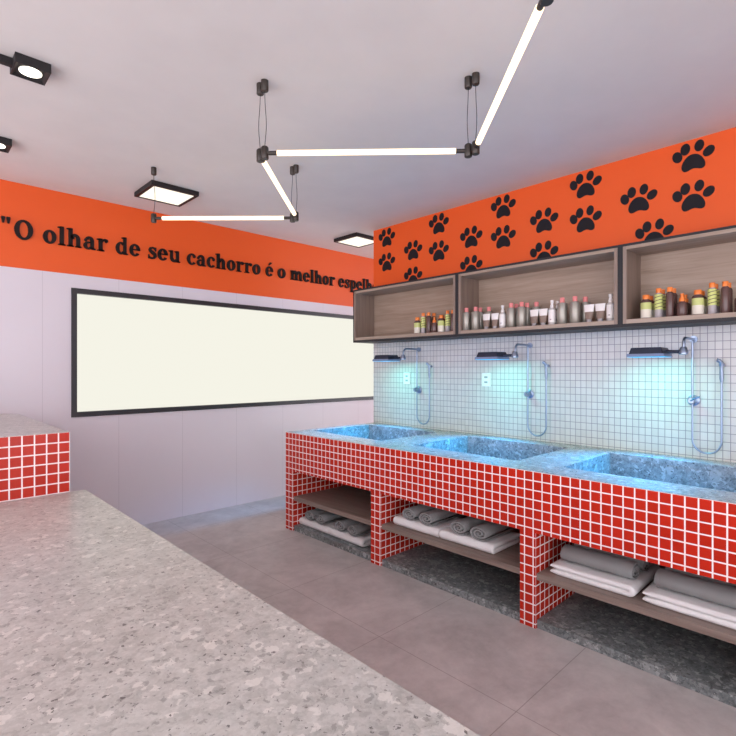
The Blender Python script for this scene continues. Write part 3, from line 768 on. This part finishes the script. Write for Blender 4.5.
# ------------------------------------------------------------------ lights
ZT = 2.472
J = {'A': (1.345, 3.610), 'B': (2.075, 2.900), 'C': (1.317, 2.162), 'D': (2.068, 1.405), 'E': (1.345, 0.670)}
def pendant(P, Q, label, shift_p, shift_q):
    r = thing('tube_pendant', (0, 0, 0), label, 'light', 'zigzag tube pendants under the ceiling')
    p = Vector((*P, ZT)); q = Vector((*Q, ZT)); u = (q - p).normalized()
    p = p + u * shift_p; q = q - u * shift_q
    zt = Vector((0, 0, 0))
    finish('light_tube', tube(B_(), [p + u * 0.062, q - u * 0.062], 0.0135, 16), 'tube_glow', r, True)
    for e, s in ((p, u), (q, -u)):
        finish('end_cap', tube(B_(), [e + s * 0.010, e + s * 0.064], 0.0105, 14), 'bronze', r, True)
        bm = B_(); lathe(bm, [(0, ZT - 0.030), (.017, ZT - 0.030), (.019, ZT - 0.027), (.019, ZT + 0.026), (.015, ZT + 0.032), (0, ZT + 0.032)], e.x, e.y, 18); finish('connector', bm, 'bronze', r, True)
        bm = B_(); sg = 0.010 * (1 if s == u else -1)
        pts = [(e.x + sg * math.sin(PI * t) * (0.6 + 0.4 * math.sin(5 * t)), e.y, ZT + 0.03 + (H - 0.05 - ZT - 0.03) * t) for t in [i / 12 for i in range(13)]]
        finish('cable', tube(bm, pts, 0.0017, 6), 'black', r, True)
        bm = B_(); lathe(bm, [(0, H - 0.053), (.016, H - 0.053), (.0185, H - 0.049), (.0185, H - 0.0005), (0, H - 0.0005)], e.x, e.y, 18); finish('canopy', bm, 'bronze', r, True)
pendant(J['A'], J['B'], 'glowing tube pendant, leftmost of the zigzag, in front of the orange lettering', 0.0, 0.030)
pendant(J['B'], J['C'], 'short looking glowing tube pendant, slanting between the two level ones', 0.030, 0.030)
pendant(J['C'], J['D'], 'glowing tube pendant, level one nearest the image centre', 0.030, 0.030)
pendant(J['D'], J['E'], 'glowing tube pendant running out of the top photo edge', 0.030, 0.0)
def panel(x, y, lab):
    r = thing('ceiling_panel_light', (x, y, H), lab, 'light', 'square ceiling panel lights')
    a, e = 0.187, 0.160
    finish('frame', cells(B_(), [-a, -e, e, a], [-a, -e, e, a], [-0.036, -0.016, -0.0005], lambda i, j, k: k == 1 or not (i == 1 and j == 1)), 'black', r)
    finish('diffuser', box(B_(), -e + .001, e - .001, -e + .001, e - .001, -0.0345, -0.017), 'panel_glow', r)
panel(1.606, 4.036, 'square ceiling panel light in front of the orange lettering, above the left tube')
panel(3.702, 4.032, 'square ceiling panel light partly hidden by the paw print wall')
def spot(x, y, lab, bar):
    r = thing('ceiling_spotlight', (x, y, H), lab, 'light', 'small square ceiling spotlights')
    a, hh = 0.070, 0.044
    bm = B_()
    def ring(s, z): return [bm.verts.new((sx * s, sy * s, z)) for sx, sy in ((-1, -1), (1, -1), (1, 1), (-1, 1))]
    R = [ring(a, -0.0005), ring(a, -hh), ring(a - 0.005, -hh), ring(a - 0.016, -hh + 0.010)]
    bm.faces.new(R[0])
    for A, Bq in zip(R, R[1:]):
        for i in range(4): bm.faces.new((A[i], A[(i+1) % 4], Bq[(i+1) % 4], Bq[i]))
    bm.faces.new(R[-1][::-1]); finish('housing', bm, 'black', r)
    bm = B_(); lathe(bm, [(0, -hh + 0.0065), (.046, -hh + 0.0065), (.046, -hh + 0.0095), (0, -hh + 0.0095)], 0, 0, 28); finish('lens', bm, 'spot_glow', r)
    if bar: finish('mounting_bar', box(B_(), -a - 0.50, -a + 0.002, -0.006, 0.026, -0.034, -0.0005, 0.002, 1), 'black', r)
SPX, SPY = 0.471, 2.791
spot(SPX, SPY, 'square black ceiling spotlight with a bar running left, nearer one', True)
spot(SPX, SPY + 1.055, 'square black ceiling spotlight at the left photo edge, farther one', True)

# ------------------------------------------------------------------ daylight and camera
wd = bpy.data.worlds.new('sky'); bpy.context.scene.world = wd; wd.use_nodes = True
bg = wd.node_tree.nodes['Background']; bg.inputs[0].default_value = (0.965, 0.925, 0.985, 1); bg.inputs[1].default_value = 3.35

f, cx, cy, u1 = 497.5, 368.0, 369.0, 888.0
th = math.atan((u1 - 368) / f)
cam = bpy.data.cameras.new('camera'); co = bpy.data.objects.new('camera', cam); C.objects.link(co)
cam.sensor_fit = 'HORIZONTAL'; cam.sensor_width = 36; cam.lens = f / 736 * 36
cam.shift_y = (cy - 368) / 736
co.location = (0, 0, HC); co.rotation_euler = (PI / 2, 0, th - PI / 2)
cam.clip_start = 0.02
S = bpy.context.scene; S.camera = co
S.view_settings.view_transform = 'Standard'; S.view_settings.look = 'None'; S.view_settings.gamma = 1.0
S.view_settings.use_curve_mapping = False; S.view_settings.exposure = 0.30
S.cycles.max_bounces = 10; S.cycles.diffuse_bounces = 6
